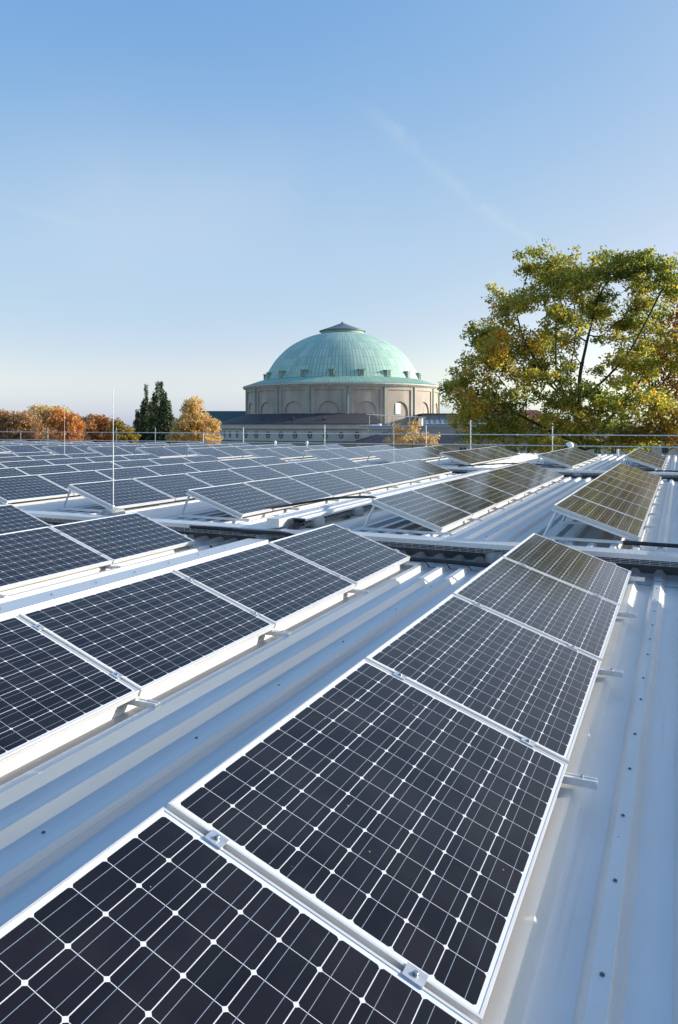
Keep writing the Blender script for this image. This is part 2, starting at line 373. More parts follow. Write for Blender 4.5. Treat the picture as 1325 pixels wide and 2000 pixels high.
# support frame: base rail across the ribs, sloped rail under the panel edge, raking rear leg
SGROUP = 'aluminium support frames under the panel rows'
def make_support():
    t = thing('support_frame', 'x', 'support frame', (0, 0, 0), RZ, SGROUP)
    cs, sn = math.cos(TH), math.sin(TH)
    b = MB(); zb = -.43
    prof = [(-.021, zb), (.021, zb), (.021, zb+.034), (.012, zb+.034), (.012, zb+.030), (-.012, zb+.030), (-.012, zb+.034), (-.021, zb+.034)]
    n = len(prof); x0, x1 = -.17, PW*cs+.125
    b.add([(x0, y, z) for y, z in prof]+[(x1, y, z) for y, z in prof], [(i, (i+1) % n, n+(i+1) % n, n+i) for i in range(n)]+[(0, 1, 2, 3, 4, 5, 6, 7), (15, 14, 13, 12, 11, 10, 9, 8)])
    b.build('base_rail', M_ALU, t)
    b = MB(); Mt = Matrix.Rotation(TH, 4, 'Y')
    b.box(.01, PW-.002, -.02, .02, -.066, -.044, 0, Mt); b.box(.0, PW+.0, -.0225, -.0205, -.075, -.046, 0, Mt)
    b.build('sloped_rail', M_ALU, t)
    b = MB(); b.tube([(-.115, 0, zb+.034), (.035, 0, -.085)], .021, 4, smooth=False); b.box(-.15, -.085, -.0195, .0195, zb+.0345, zb+.040)
    b.build('rear_leg', M_ALU, t)
    b = MB(); b.lathe([(0, zb+.044), (.007, zb+.044), (.008, zb+.0345)], 8, c=(PW*cs+.06, 0), smooth=False); b.build('bolt', M_STEEL, t)
    return t
SP = []
def support_at(a, b_, h, label):
    if not SP:
        SP.append(make_support()); o = SP[0]; o.location = W(a, b_, h); o['label'] = label; return o
    return dup(SP[0], W(a, b_, h), label, SGROUP)
HPA, HPB, HPC = -1.20, -1.0, -.885
BR = [-1.454, -3.87]                       # two rows right of the ridge
def bleft(k): return -6.91-2.42*k          # rows left of it
AE = 8.285
rowsA = [(.963, -3, 4, 'off frame'), (BR[0], 0, 4, 'nearest row'), (BR[1], 1, 4, 'second row from the right')]
def row_name(i): return ['rightmost row', 'second row from right'][i] if i < 2 else ORD[i]+' row from right'
def build_row(block, i, b_, a_end, n, h, detail, sup):
    rn = row_name(i)
    for j in range(n):                     # j counts from the near end
        a = a_end-(n-j)*PITCHA
        f_ = n-1-j
        if block == 'near':
            pos = 'farthest panel' if f_ == 0 else ORD[f_]+' panel behind the farthest'
            pos = 'last panel' if f_ == 0 else (ORD[f_]+' panel before the last')
            lab = f'{pos} in the {rn} of the near roof'
            if i == 0 and f_ == 4: lab = 'nearest solar panel, cut by the bottom left corner of the photo'
            if i == 0 and f_ == 3: lab = 'large dark solar panel facing us, second from the bottom of the photo'
        else:
            lab = f'{ORD[j]} panel from the near end, {rn}, {block} roof'
        panel_at(a, b_, h, lab, detail)
    for j in sup:
        a = a_end-(n-j)*PITCHA-.0115
        if j == 0 and block != 'near': a += .012
        if j == n: a -= .01
        where = 'near end' if j == 0 else ('far end' if j == n else f'{ORD[j-1]} joint')
        support_at(a, b_, h, f'aluminium support frame at the {where} of the {rn}, {block} roof')
# near roof (A): five, five, four, three panels in view; one row beyond the right frame edge throws its shade here
for j in range(7):
    panel_at(AE-(7-j)*PITCHA, .963, -1.150, f'{ORD[j]} panel of the row beyond the right edge of the photo', True)
for j in (4, 5, 6, 7): support_at(AE-(7-j)*PITCHA-.0115, .963, -1.150, f'support frame {ORD[j]} along the row beyond the right photo edge')
build_row('near', 0, BR[0], AE, 5, -1.1805, True, range(0, 6))
build_row('near', 1, BR[1], AE, 5, -1.2151, True, range(0, 6))
build_row('near', 2, bleft(0), AE, 4, -1.224, True, range(0, 5))
build_row('near', 3, bleft(1), AE, 2, -1.22, True, range(0, 3))
for j in range(7): panel_at(9.5+j*PITCHA, .975, -.965, f'{ORD[j]} panel of the middle roof row beyond the right edge of the photo', False)
for j in range(5): panel_at(22.7+j*PITCHA, .975, -.86, f'{ORD[j]} panel of the far roof row beyond the right edge of the photo', False)
# middle roof (B)
AB = 9.45; AEB = AB+7*PITCHA
for i in range(2): build_row('middle', i, (-1.43, -3.83)[i], AEB+(.05, -.02)[i], 7, (-.994, -1.015)[i], True, range(0, 8))
for k in range(7): build_row('middle', k+2, bleft(k), AEB, 7, HPB, k < 2, range(0, 8) if k < 1 else (0, 7))
# far roof (C)
AC = 22.7; AEC = AC+5*PITCHA
for i in range(2): build_row('far', i, BR[i], AEC, 5, HPC, False, range(0, 6))
for k in range(12): build_row('far', k+2, bleft(k), AEC, 5, HPC, False, (0, 1) if k < 8 else ())

# ------------------------------------------------------------------ cable trays, ridge channel, pads, cables
def tray(label, a0, b0, b1, h, along=False, pitch=.1, grp=None):
    """lidded wire-basket tray; runs across the rows, or along them"""
    t = thing('cable_tray', label, 'cable tray', W(0, 0, h), RZ, grp)
    L_ = MB(); B_ = MB(); w_ = .30 if not along else .20
    def bx(mb, u0, u1, v0, v1, z0, z1):    # u along the tray, v across it (towards the far side / the right)
        if along: mb.box(v0, v1, u0, u1, z0, z1)
        else: mb.box(u0, u1, v0, v1, z0, z1)
    bx(L_, b0, b1, a0, a0+w_, -.004, 0); bx(L_, b0, b1, a0-.002, a0, -.055, .0015); bx(L_, b0, b1, a0+w_, a0+w_+.002, -.04, .0015)
    if along: bx(L_, b0, b1, a0+w_-.06, a0+w_-.057, .0005, .012)
    L_.build('lid', M_ALU, t)
    zs = (-.07, -.088, -.106)
    for side in (a0+.01, a0+w_-.01):
        for z in zs: bx(B_, b0, b1, side-.0025, side+.0025, z-.0025, z+.0025)
    n = int((b1-b0)/pitch)
    for i in range(n+1):
        u = b0+(b1-b0)*i/n
        bx(B_, u-.0025, u+.0025, a0+.006, a0+.009, -.11, -.05); bx(B_, u-.0025, u+.0025, a0+.01, a0+w_-.01, -.112, -.107); bx(B_, u-.0025, u+.0025, a0+w_-.009, a0+w_-.006, -.11, -.05)
    B_.build('basket', M_GALV, t)
    K_ = MB(); bx(K_, b0+.05, b1-.05, a0+.05, a0+w_-.05, -.104, -.062); K_.build('cables', M_BLACK, t)
    return t
tray('lidded cable tray crossing the gap between the near and middle roofs', 8.67, -15, 4.5, -1.405)
tray('lidded cable tray crossing the gap between the middle and far roofs', 21.42, -30, 5.5, -1.27)
tray('lidded cable tray running up beside the ridge channel on the middle roof', -4.84, 9.0, 20.9, -1.275, True)
pb = MB(); pb.lathe([(0, 0), (.128, 0), (.135, .008), (.135, .112), (.122, .125), (0, .125)], 36); pad_me = pb.mesh('concrete_pad', M_CONC)
def pad(a, b_, h, label):
    o = put('concrete_pad', pad_me); o.location = W(a, b_, h); tag(o, label, 'concrete pad', 'round concrete pads under the cable trays')
for b_, l in ((.22, 'at the right photo edge'), (-1.98, 'between the two rightmost rows'), (-5.15, 'under the second near row end'), (-7.6, 'behind the third near row'), (-10.2, 'behind the fourth near row')):
    pad(8.80, b_, HA+.052, f'round concrete pad under the front cable tray {l}')
for a, l in ((9.35, 'next to the hanging cables'), (10.75, 'second from the tray end'), (12.6, 'behind the raised panel corner')):
    pad(a, -4.66, HB+.052, f'round concrete pad under the ridge cable tray, {l}')
for b_, l in ((-2.6, 'between the two rightmost rows'), (.15, 'at the right photo edge'), (-5.6, 'left of the second row')):
    pad(21.55, b_, HB+.052, f'round concrete pad under the far cable tray {l}')
# ridge channels: folded sheet boxes between the two groups of rows
def channel(label, a0, a1, b0, b1, h0, h1, flange):
    t = thing('ridge_channel', label, 'metal channel', W(0, 0, 0), RZ)
    b = MB(); b.prism([(b0, h0), (b1, h0), (b1-flange*.25, h1), (b0+flange*.25, h1)], a0, a1); b.box(b1, b1+flange, a0+.03, a1, h0-.0, h0+.004); b.build('cover', M_ALU, t)
    s_ = MB(); s_.lathe([(0, .012), (.008, .012), (.012, .004), (.012, .0005)], 8, smooth=False); sm_ = s_.mesh('screw', M_STEEL)
    for j in range(int((a1-a0)/.55)):
        o = put('screw', sm_, t); o.location = ((b0+b1)/2, a0+.3+j*.55, h1)
    return t
channel('long flat topped ridge channel left of the second near row', -2, 8.42, -5.21, -4.86, -1.62, -1.50, .1)
channel('box ended ridge channel beside the tray with hanging cables', 8.72, 20.8, -5.08, -4.89, -1.385, -1.265, .0)

def cable(label, pts, r, name='black_cable', mt=None, extra=None):
    # smooth Catmull-Rom through the points (roof coordinates)
    P = [Vector(p) for p in pts]; out = []
    for i in range(len(P)-1):
        p0, p1, p2, p3 = P[max(i-1, 0)], P[i], P[i+1], P[min(i+2, len(P)-1)]
        for s in range(8):
            t = s/8
            out.append(.5*((2*p1)+(p2-p0)*t+(2*p0-5*p1+4*p2-p3)*t*t+(3*p1-p0-3*p2+p3)*t**3))
    out.append(P[-1])
    base = W(*out[0]); b = MB(); b.tube([W(*p)-base for p in out], r, 8)
    o = b.build(name, mt or M_BLACK); o.location = base
    return tag(o, label, 'cable', 'black cables between the panel rows')
cable('thick black cable arching over the ridge tray to the middle roof row', [(9.9, -6.25, -1.36), (10.5, -5.75, -1.30), (10.75, -5.2, -1.20), (10.7, -4.7, -1.14), (10.35, -4.2, -1.09), (9.75, -3.85, -1.09), (9.55, -3.5, -1.17), (9.5, -3.05, -1.33)], .019)
cable('black conduit between the ends of the two rightmost near rows', [(8.33, -2.95, -1.585), (8.36, -2.4, -1.59), (8.37, -1.9, -1.60), (8.36, -1.2, -1.60), (8.4, -.7, -1.6)], .024)
cable('black conduit leaving the raised right panel row towards the photo edge', [(9.42, -.62, -1.40), (9.44, -.40, -1.40), (9.45, .2, -1.405), (9.46, 1.2, -1.41)], .024)
cable('black conduit lying along the foot of the ridge channel', [(8.68, -6.3, -1.44), (8.66, -5.7, -1.44), (8.63, -5.35, -1.445), (8.62, -5.0, -1.44), (8.66, -4.75, -1.45), (8.69, -4.3, -1.52)], .024)
cable('thin black cable sagging along the far roof near its rightmost row', [(22.3, -1.2, -1.28), (22.4, -.35, -1.275), (22.4, .5, -1.285), (22.45, 1.4, -1.28)], .020)
cable('thin cable curling from the second far row to the ridge', [(22.5, -3.1, -1.27), (22.1, -3.6, -1.17), (21.8, -4.5, -1.13), (21.7, -5.4, -1.19), (21.9, -6.1, -1.25)], .018)
t = thing('cable_bundle', 'bundle of black cables hanging out of the open ridge tray end', 'cable', W(9.0, -4.74, -1.38), RZ)
for j in range(9):
    x = -.07+.0175*j; q = random.uniform(-.02, .02); b = MB()
    pts = [(x, .25, .03), (x, .03, .05+q*.5), (x+q, -.09, .035), (x*.9+q-.02, -.20, -.04), (x*.8-.04, -.25+q, -.10), (x*.7+q-.06, -.18, -.125), (x*.6-.1, -.12, -.12)]
    b.tube(pts, .0115, 6); b.build('cable', M_BLACK if j != 2 else noisy('brown_sheath', (.10, .06, .035), (.14, .09, .06), 9, .6), t)

# lightning rods on concrete feet
def rod(a, b_, h, top, label, bs=1.0):
    t = thing('lightning_rod', label, 'lightning rod', W(a, b_, h), RZ, 'thin lightning rods on concrete feet')
    b = MB(); b.lathe([(0, 0), (.19*bs, 0), (.195*bs, .01), (.165*bs, .085), (.15*bs, .095), (0, .095)], 28); b.build('foot', M_CONC, t)
    b = MB(); b.tube([(0, 0, .095), (0, 0, (top-h)*.55)], .0072, 8); b.tube([(0, 0, (top-h)*.55), (0, 0, top-h)], .0048, 8); b.build('rod', M_WHITE, t)
    b = MB(); b.tube([(.02, 0, .13), (-.05, .03, .15), (-.14, .0, .10), (-.19, -.03, .02), (-.26, 0, .006)], .006, 6); b.tube([(0, -.02, .14), (0, .025, .14)], .013, 6); b.build('earth_wire', M_WHITE, t)
rod(9.18, -8.14, HB+.052, .575, 'tall thin white lightning rod on a round concrete foot, nearest of three')
rod(21.9, -21.85, HB+.052, .70, 'thin white lightning rod before the orange trees, leftmost of three')
rod(22.2, -8.28, HCK+.054, .70, 'thin lightning rod standing below the right part of the dome')

# ------------------------------------------------------------------ railing and small things at the far roof edge
AR = 35.3
def on_rail(px, a=AR):
    v = Vector(((px-CX)/F, 1, 0)); t_ = a/v.dot(DV); return t_*v.dot(CV)
rl = thing('guard_rail', 'galvanised tube guard rail along the far edge of the roof', 'railing', W(AR, 0, 0), RZ)
for h in (-.47, -.97):
    b = MB(); b.tube([(-56, 0, h), (10, 0, h)], .026, 8); b.build('rail', M_GALV, rl)
for px, top in ((40, -.42), (93, -.16), (227, -.16), (303, -.15), (397, -.4), (475, -.15), (634, .0), (832, -.02), (919, .22), (1079, -.07)):
    b = MB(); x = on_rail(px); b.tube([(x, .035, HCK-.2), (x, .035, top)], .024, 8); b.build('post', M_GALV, rl)
for px in (93, 303, 475, 634, 832, 1079, 1112, 1010):
    b = MB(); x = on_rail(px); b.box(x-.04, x+.04, -.035, .04, -.51, -.43); b.build('coupler', M_GALV, rl)
for px, py, l in ((538, 861, 'left of two white vent pipes below the oval windows'), (600, 864.5, 'right of two white vent pipes below the oval windows')):
    a = 33.2; bb = on_rail(px, a); p0 = W(a, bb, HCK)
    b = MB(); b.lathe([(.035, 0), (.035, .36), (.06, .39), (.07, .46), (.055, .52), (.02, .55), (0, .55)], 14)
    o = b.build('vent_pipe', M_WHITE); o.location = p0; tag(o, l, 'vent pipe', 'white vent pipes on the roof')
b = MB(); b.tube([(0, 0, 0), (0, 0, .33)], .05, 12); b.lathe([(.065, .0), (.065, .03), (.05, .04)], 12)
o = b.build('vent_stub', M_WHITE); o.location = W(33.6, on_rail(1207, 33.6), HCK); tag(o, 'short plain white pipe stub near the right end of the roof', 'vent pipe')
t = thing('floodlight', 'round white floodlight clamped to the far guard rail', 'floodlight', W(AR-.12, on_rail(1110, AR-.12), -1.05), RZ)
b = MB(); prof = [(0, .20), (.06, .19), (.13, .155), (.175, .08), (.185, 0), (.17, -.01)]
b.lathe(prof, 24); o = b.build('shade', M_WHITE, t); o.rotation_euler = (R(8), R(38), 0); o.location = (.05, 0, .08)
b = MB(); b.tube([(-.16, .05, -.30), (-.20, .02, -.05), (-.08, 0, .06)], .05, 8); b.box(-.13, -.02, -.07, .07, -.06, .07); b.build('housing', M_BLACK, t)

# ------------------------------------------------------------------ domed concert hall
XC, YC, RD = .8, 175.0, 22.5
dh = thing('domed_hall', 'round concert hall with a green copper dome above a pale drum', 'building', (XC, YC, 0))
M_STONE = noisy('drum_render', (.36, .305, .26), (.53, .455, .39), .55, .9, bump=.15, stretch=(1, 1, .35), detail=9, lo=.3, hi=.7)
M_STONE2 = noisy('ring_render', (.54, .48, .425), (.62, .555, .495), .5, .9, detail=8, stretch=(1, 1, .4))
M_SLATE = noisy('slate_roof', (.040, .040, .050), (.065, .062, .070), 1.3, .75)
def copper(name, c1, c2, c3, nseam, rows):
    m_ = mat(name, c1, .62); N, L = m_.node_tree.nodes, m_.node_tree.links; p = N['Principled BSDF']; K = dict(nodes=N, links=L)
    t = N.new('ShaderNodeTexCoord'); s = N.new('ShaderNodeSeparateXYZ'); L.new(t.outputs['Object'], s.inputs[0])
    ang = fmath('MULTIPLY', fmath('ARCTAN2', s.outputs['X'], s.outputs['Y'], **K), nseam/(2*math.pi), **K)
    fr = fmath('FRACT', fmath('ADD', ang, 500, **K), **K)
    seam = fmath('LESS_THAN', fr, .13, **K)
    row = fmath('MULTIPLY', s.outputs['Z'], rows, **K); rowf = fmath('LESS_THAN', fmath('FRACT', row, **K), .07, **K)
    cbx = N.new('ShaderNodeCombineXYZ'); L.new(fmath('FLOOR', fmath('ADD', ang, 500, **K), **K), cbx.inputs[0]); L.new(fmath('FLOOR', row, **K), cbx.inputs[1])
    wn_ = N.new('ShaderNodeTexWhiteNoise'); L.new(cbx.outputs[0], wn_.inputs['Vector'])
    nz = N.new('ShaderNodeTexNoise'); nz.inputs['Scale'].default_value = .35; nz.inputs['Detail'].default_value = 7; L.new(t.outputs['Object'], nz.inputs['Vector'])
    r_ = N.new('ShaderNodeValToRGB'); e = r_.color_ramp.elements; e[0].position = .3; e[1].position = .75; e[0].color = (*c1, 1); e[1].color = (*c2, 1)
    L.new(fmath('ADD', fmath('MULTIPLY', nz.outputs['Fac'], .6, **K), fmath('MULTIPLY', wn_.outputs['Value'], .4, **K), **K), r_.inputs['Fac'])
    mx_ = N.new('ShaderNodeMixRGB'); L.new(fmath('MAXIMUM', fmath('MULTIPLY', seam, .8, **K), fmath('MULTIPLY', rowf, .28, **K), **K), mx_.inputs[0]); L.new(r_.outputs[0], mx_.inputs[1]); mx_.inputs[2].default_value = (*c3, 1)
    L.new(mx_.outputs[0], p.inputs['Base Color'])
    b_ = N.new('ShaderNodeBump'); b_.inputs['Strength'].default_value = .6; b_.inputs['Distance'].default_value = .08
    L.new(seam, b_.inputs['Height']); L.new(b_.outputs['Normal'], p.inputs['Normal'])
    return m_
M_COPPER = copper('copper_patina', (.31, .49, .415), (.46, .62, .53), (.09, .20, .17), 132, .55)
M_COPPER2 = copper('copper_skirt', (.22, .40, .31), (.32, .50, .39), (.10, .19, .15), 200, .9)
M_GREEN = noisy('green_roof', (.045, .085, .085), (.07, .12, .115), .8, .7, stretch=(6, 1, 1))
M_GLASSD = mat('dark_glazing', (.06, .07, .09), .12, 0, .6)
Z = lambda z: HC+z
# drum with eighteen recessed bays, each with a blind arch
NB = 18; OFF = R(2.5); BW = 2*math.pi/NB
wb = MB(); hw = 2.98; rw = 2.3; zb, zt, zs = -2.0, 7.3, 2.6
def P3(a, r_, z): return (r_*math.sin(a), -r_*math.cos(a), z)
for i in range(NB):
    ac = OFF+(i+.5)*BW
    xs = [-hw]+[rw*math.sin(R(d_)) for d_ in range(-90, 91, 10)]+[hw]
    A_ = [ac+x/RD for x in xs]
    lo = [Z(zb) if abs(x) > rw-1e-6 else Z(zs)+math.sqrt(max(rw*rw-x*x, 0)) for x in xs]
    R1, R2 = RD-.22, RD-.50
    for j in range(len(xs)-1):
        inner = abs((xs[j]+xs[j+1])/2) < rw
        l0, l1 = (lo[j], lo[j+1]) if inner else (Z(zb), Z(zb))
        if inner:
            l0 = Z(zs)+math.sqrt(max(rw*rw-xs[j]**2, 0)); l1 = Z(zs)+math.sqrt(max(rw*rw-xs[j+1]**2, 0))
        wb.add([P3(A_[j], R1, l0), P3(A_[j+1], R1, l1), P3(A_[j+1], R1, Z(zt)), P3(A_[j], R1, Z(zt))], [(0, 1, 2, 3)])
        if inner:
            wb.add([P3(A_[j], R1, l0), P3(A_[j+1], R1, l1), P3(A_[j+1], R2, l1), P3(A_[j], R2, l0)], [(3, 2, 1, 0)])
            wb.add([P3(A_[j], R2, Z(zb)), P3(A_[j+1], R2, Z(zb)), P3(A_[j+1], R2, l1), P3(A_[j], R2, l0)], [(0, 1, 2, 3)])
    for sgn in (-1, 1):     # jambs of the arch and of the recess
        a_ = ac+sgn*rw/RD; wb.add([P3(a_, R1, Z(zb)), P3(a_, R2, Z(zb)), P3(a_, R2, Z(zs)), P3(a_, R1, Z(zs))], [(0, 1, 2, 3)])
        a_ = ac+sgn*hw/RD; wb.add([P3(a_, RD, Z(zb)), P3(a_, R1, Z(zb)), P3(a_, R1, Z(zt)), P3(a_, RD, Z(zt))], [(0, 1, 2, 3)])
    n = 6; a0, a1 = ac-hw/RD, ac+hw/RD
    for j in range(n):      # head of the recess
        u0, u1 = a0+(a1-a0)*j/n, a0+(a1-a0)*(j+1)/n
        wb.add([P3(u0, R1, Z(zt)), P3(u1, R1, Z(zt)), P3(u1, RD, Z(zt)), P3(u0, RD, Z(zt))], [(0, 1, 2, 3)])
    a0, a1 = ac+hw/RD, ac+BW-hw/RD
    for j in range(3):      # pier
        u0, u1 = a0+(a1-a0)*j/3, a0+(a1-a0)*(j+1)/3
        wb.add([P3(u0, RD, Z(zb)), P3(u1, RD, Z(zb)), P3(u1, RD, Z(zt)), P3(u0, RD, Z(zt))], [(0, 1, 2, 3)])
wb.lathe([(RD, Z(zt)), (RD, Z(8.1))], 144, smooth=False)
wb.build('drum_wall', M_STONE, dh)
b = MB(); b.lathe([(RD, Z(8.0)), (RD+.18, Z(8.05)), (RD+.22, Z(8.3)), (RD+.75, Z(8.42)), (RD+.8, Z(8.68)), (RD+.55, Z(8.72)), (RD-1, Z(8.72))], 144, smooth=False)
for k in range(240):
    a = 2*math.pi*k/240; b.box(-.11, .11, -(RD+.6), -(RD+.1), Z(8.2), Z(8.36), 0, Matrix.Rotation(a, 4, 'Z'))
b.build('cornice', noisy('cornice_paint', (.62, .60, .55), (.7, .68, .63), 1, .8), dh)
b = MB(); b.lathe([(RD+.7, Z(8.74)), (RD-.6, Z(9.15)), (20.2, Z(9.75)), (18.9, Z(10.15)), (18.3, Z(10.3))], 144); b.build('dome_skirt', M_COPPER2, dh)
b = MB(); prof = [(18.25, 10.25), (17.95, 11.0), (17.2, 12.65), (15.5, 15.2), (13.0, 17.7), (10.2, 19.45), (7.5, 20.6), (5.2, 21.2)]
from bisect import bisect
pp = []
for i in range(len(prof)-1):
    p0, p1, p2, p3 = [Vector((*prof[max(0, min(len(prof)-1, i+q))], 0)) for q in (-1, 0, 1, 2)]
    for s in range(5):
        t_ = s/5; v = .5*((2*p1)+(p2-p0)*t_+(2*p0-5*p1+4*p2-p3)*t_*t_+(3*p1-p0-3*p2+p3)*t_**3); pp.append((v.x, Z(v.y)))
pp.append((5.2, Z(21.2))); b.lathe(pp, 180); b.build('dome', M_COPPER, dh)
la = MB(); la.lathe([(5.05, Z(20.9)), (5.05, Z(21.9))], 72, smooth=False); lo_ = la.build('lantern', M_COPPER2, dh)
b = MB(); b.lathe([(5.0, Z(21.85)), (5.45, Z(21.85)), (5.45, Z(22.0)), (2.6, Z(23.0)), (.25, Z(23.95)), (.2, Z(24.25)), (0, Z(24.25))], 48, smooth=False); b.build('lantern_roof', noisy('lantern_slates', (.10, .11, .14), (.2, .2, .24), 3, .5), lo_)
dm = MB(); dm.box(-.56, .56, -.4, 1.6, 0, 1.3); dmm = dm.mesh('dormer', M_COPPER2)
rm = MB(); rm.box(-.8, .8, -.6, 1.9, 1.302, 1.44); rmm = rm.mesh('dormer_roof', M_COPPER2)
wm = MB(); wm.box(-.42, .42, -.43, -.402, .16, 1.18); wmm = wm.mesh('dormer_window', M_GLASSD)
mm = MB(); mm.box(-.46, .46, -.46, -.431, .12, .2); mm.box(-.46, .46, -.46, -.431, 1.12, 1.2); mm.box(-.46, -.38, -.46, -.431, .2, 1.12); mm.box(.38, .46, -.46, -.431, .2, 1.12); mm.box(-.03, .03, -.46, -.431, .2, 1.12); mm.box(-.38, -.03, -.46, -.431, .62, .68); mm.box(.03, .38, -.46, -.431, .62, .68)
mmm = mm.mesh('window_frame', mat('old_white_frame', (.45, .45, .43), .6))
for i in range(NB):
    a = OFF+(i+.5)*BW; o = put('dormer', dmm, dh); o.location = P3(a, 18.0, Z(10.35)); o.rotation_euler = (0, 0, a)
    put('dormer_roof', rmm, o); put('dormer_window', wmm, o); put('window_frame', mmm, o)
for i in range(NB):
    a = OFF+i*BW; b = MB(); b.tube([P3(a, RD+.12, Z(-1)), P3(a, RD+.12, Z(8.0))], .11, 8); b.build('downpipe', mat('verdigris_pipe', (.16, .30, .27), .6) if i == 0 else bpy.data.materials['verdigris_pipe'], dh)
# scaffold-white board in one arch
b = MB(); a = OFF+1.5*BW; o = None
b.box(-1.0, .35, -(RD-.38), -(RD-.43), Z(2.2), Z(4.5), 0, Matrix.Rotation(a, 4, 'Z')); b.build('arch_board', M_WHITE, dh)
# low ring with oval windows and a dark lean-to roof
RR = 29.0; ra0, ra1 = R(-105), R(9.5)
b = MB(); b.lathe([(RR, 0), (RR, Z(-1.0))], 60, ra0, ra1, smooth=False)
b.lathe([(RR+.12, Z(-.78)), (RR+.12, Z(.08)), (RR+.35, Z(.1)), (RR+.35, Z(.2))], 60, ra0, ra1, smooth=False)
e1 = [P3(ra1, RR, 0), P3(ra1, RD, 0), P3(ra1, RD, Z(1.9)), P3(ra1, RR, Z(.15))]; b.add(e1, [(0, 1, 2, 3)])
b.build('ring_wall', M_STONE2, dh)
b = MB(); b.lathe([(RR, Z(-1.0)), (RR+.28, Z(-.97)), (RR+.28, Z(-.82)), (RR+.1, Z(-.78))], 60, ra0, ra1, smooth=False); b.build('string_course', noisy('course_stone', (.22, .22, .21), (.3, .3, .28), 1, .9), dh)
b = MB(); b.lathe([(RR+.0, Z(-3.7)), (RR+.5, Z(-3.62)), (RR+.5, Z(-3.3)), (RR, Z(-3.28))], 60, ra0, ra1, smooth=False); b.build('copper_ledge', M_GREEN, dh)
b = MB(); b.lathe([(RR+.42, Z(.22)), (RD-.1, Z(2.35))], 90, ra0, R(15.5)); b.lathe([(RR+.42, Z(.10)), (RR+.42, Z(.22))], 90, ra0, R(15.5)); b.build('ring_roof', M_SLATE, dh)
for i, a in enumerate([R(5.4-6.15*k) for k in range(15)]):
    o = bpy.data.objects.new('oval_window', None); C.objects.link(o); o.parent = dh; o.location = P3(a, RR, Z(-2.05)); o.rotation_euler = (0, 0, a)
    if i == 0:
        f = MB(); n = 28; ring = []
        for k in range(n):
            q = 2*math.pi*k/n; ring.append((math.cos(q), math.sin(q)))
        v_ = []
        for s_, y_ in ((1.0, .0), (1.0, -.09), (.80, -.09), (.80, 0)):
            v_ += [(.47*s_*x, y_, .72*s_*z_) for x, z_ in ring]
        f.add(v_, [(r_*n+k, r_*n+(k+1) % n, (r_+1)*n+(k+1) % n, (r_+1)*n+k) for r_ in range(3) for k in range(n)])
        fm = f.mesh('frame', mat('oval_frame', (.10, .10, .10), .6))
        f = MB(); f.add([(.37*x, -.02, .57*z_) for x, z_ in ring], [tuple(range(n))]); pm = f.mesh('pane', M_GLASSD)
        f = MB()
        for x in (-.12, .12): f.box(x-.028, x+.028, -.06, -.03, -.54, .54)
        for z_ in (-.22, .22): f.box(-.34, .34, -.0655, -.061, z_-.028, z_+.028)
        gm = f.mesh('glazing_bars', mat('bar_white', (.6, .6, .58), .6))
    put('frame', fm, o); put('pane', pm, o); put('glazing_bars', gm, o)
for x_, a in ((-38, 0), (-22, 0), (-8, 0)):
    b = MB(); b.box(-.35, .35, -.3, .3, 0, .35); b.tube([(0, 0, .35), (0, 0, .8)], .12, 8); o = b.build('roof_vent', M_SLATE, dh); o.location = P3(R(x_), 27.0, Z(.85))

# ------------------------------------------------------------------ neighbouring buildings
def block(mb, x0, x1, y0, y1, z0, z1): mb.box(x0, x1, y0, y1, z0, z1)
gr = thing('green_roofed_building', 'building with a long dark green hipped roof left of the dome', 'building', (-32, 190, 0))
b = MB(); zr, ze = Z(3.5), Z(-2.9)
b.add([(-10.8, -7, ze), (22, -7, ze), (22, 7, ze), (-10.8, 7, ze), (-7.3, 0, zr), (22, 0, zr)], [(0, 1, 5, 4), (2, 3, 4, 5), (3, 0, 4), (1, 2, 5), (3, 2, 1, 0)]); b.build('roof', M_GREEN, gr)
b = MB(); b.box(-10.4, 21.8, -6.6, 6.6, 0, ze-.01); b.build('wall', M_STONE2, gr)
# long mansard-roofed wing in front of and right of the hall
mw = thing('mansard_wing', 'long wing with a dark slate mansard roof right of the dome', 'building', (0, 120, 0))
k_ = 120/F; X = lambda px: (px-CX)*k_; Zp = lambda py: HC+(Y0-py)*k_
b = MB()
p = [(X(700), 0, Zp(866)), (X(1500), 0, Zp(866)), (X(1500), 2.2, Zp(850)), (X(742), 2.2, Zp(850)), (X(1500), 11, Zp(834)), (X(800), 11, Zp(834)), (X(1500), 22, Zp(866)), (X(700), 22, Zp(866))]
b.add(p, [(0, 1, 2, 3), (3, 2, 4, 5), (5, 4, 6, 7), (0, 3, 5, 7), (1, 6, 4, 2)]); b.build('roof', M_SLATE, mw)
b = MB(); b.box(X(704), X(1495), .4, 21.5, 0, Zp(866.3)); b.build('wall', M_STONE2, mw)
b = MB(); b.box(X(702), X(1498), -.35, .38, Zp(868.5), Zp(866.4)); b.build('eave', noisy('eave_stone', (.4, .38, .35), (.48, .46, .42), 2, .9), mw)
b = MB(); b.tube([(X(705), 11, Zp(833)), (X(1500), 11, Zp(833))], .14, 8); b.build('ridge_rail', M_GALV, mw)
b = MB(); b.tube([(X(902), 10.5, Zp(834)), (X(886), 4.5, Zp(851)), (X(876), 0, Zp(868))], .05, 6); b.build('lightning_wire', M_GALV, mw)
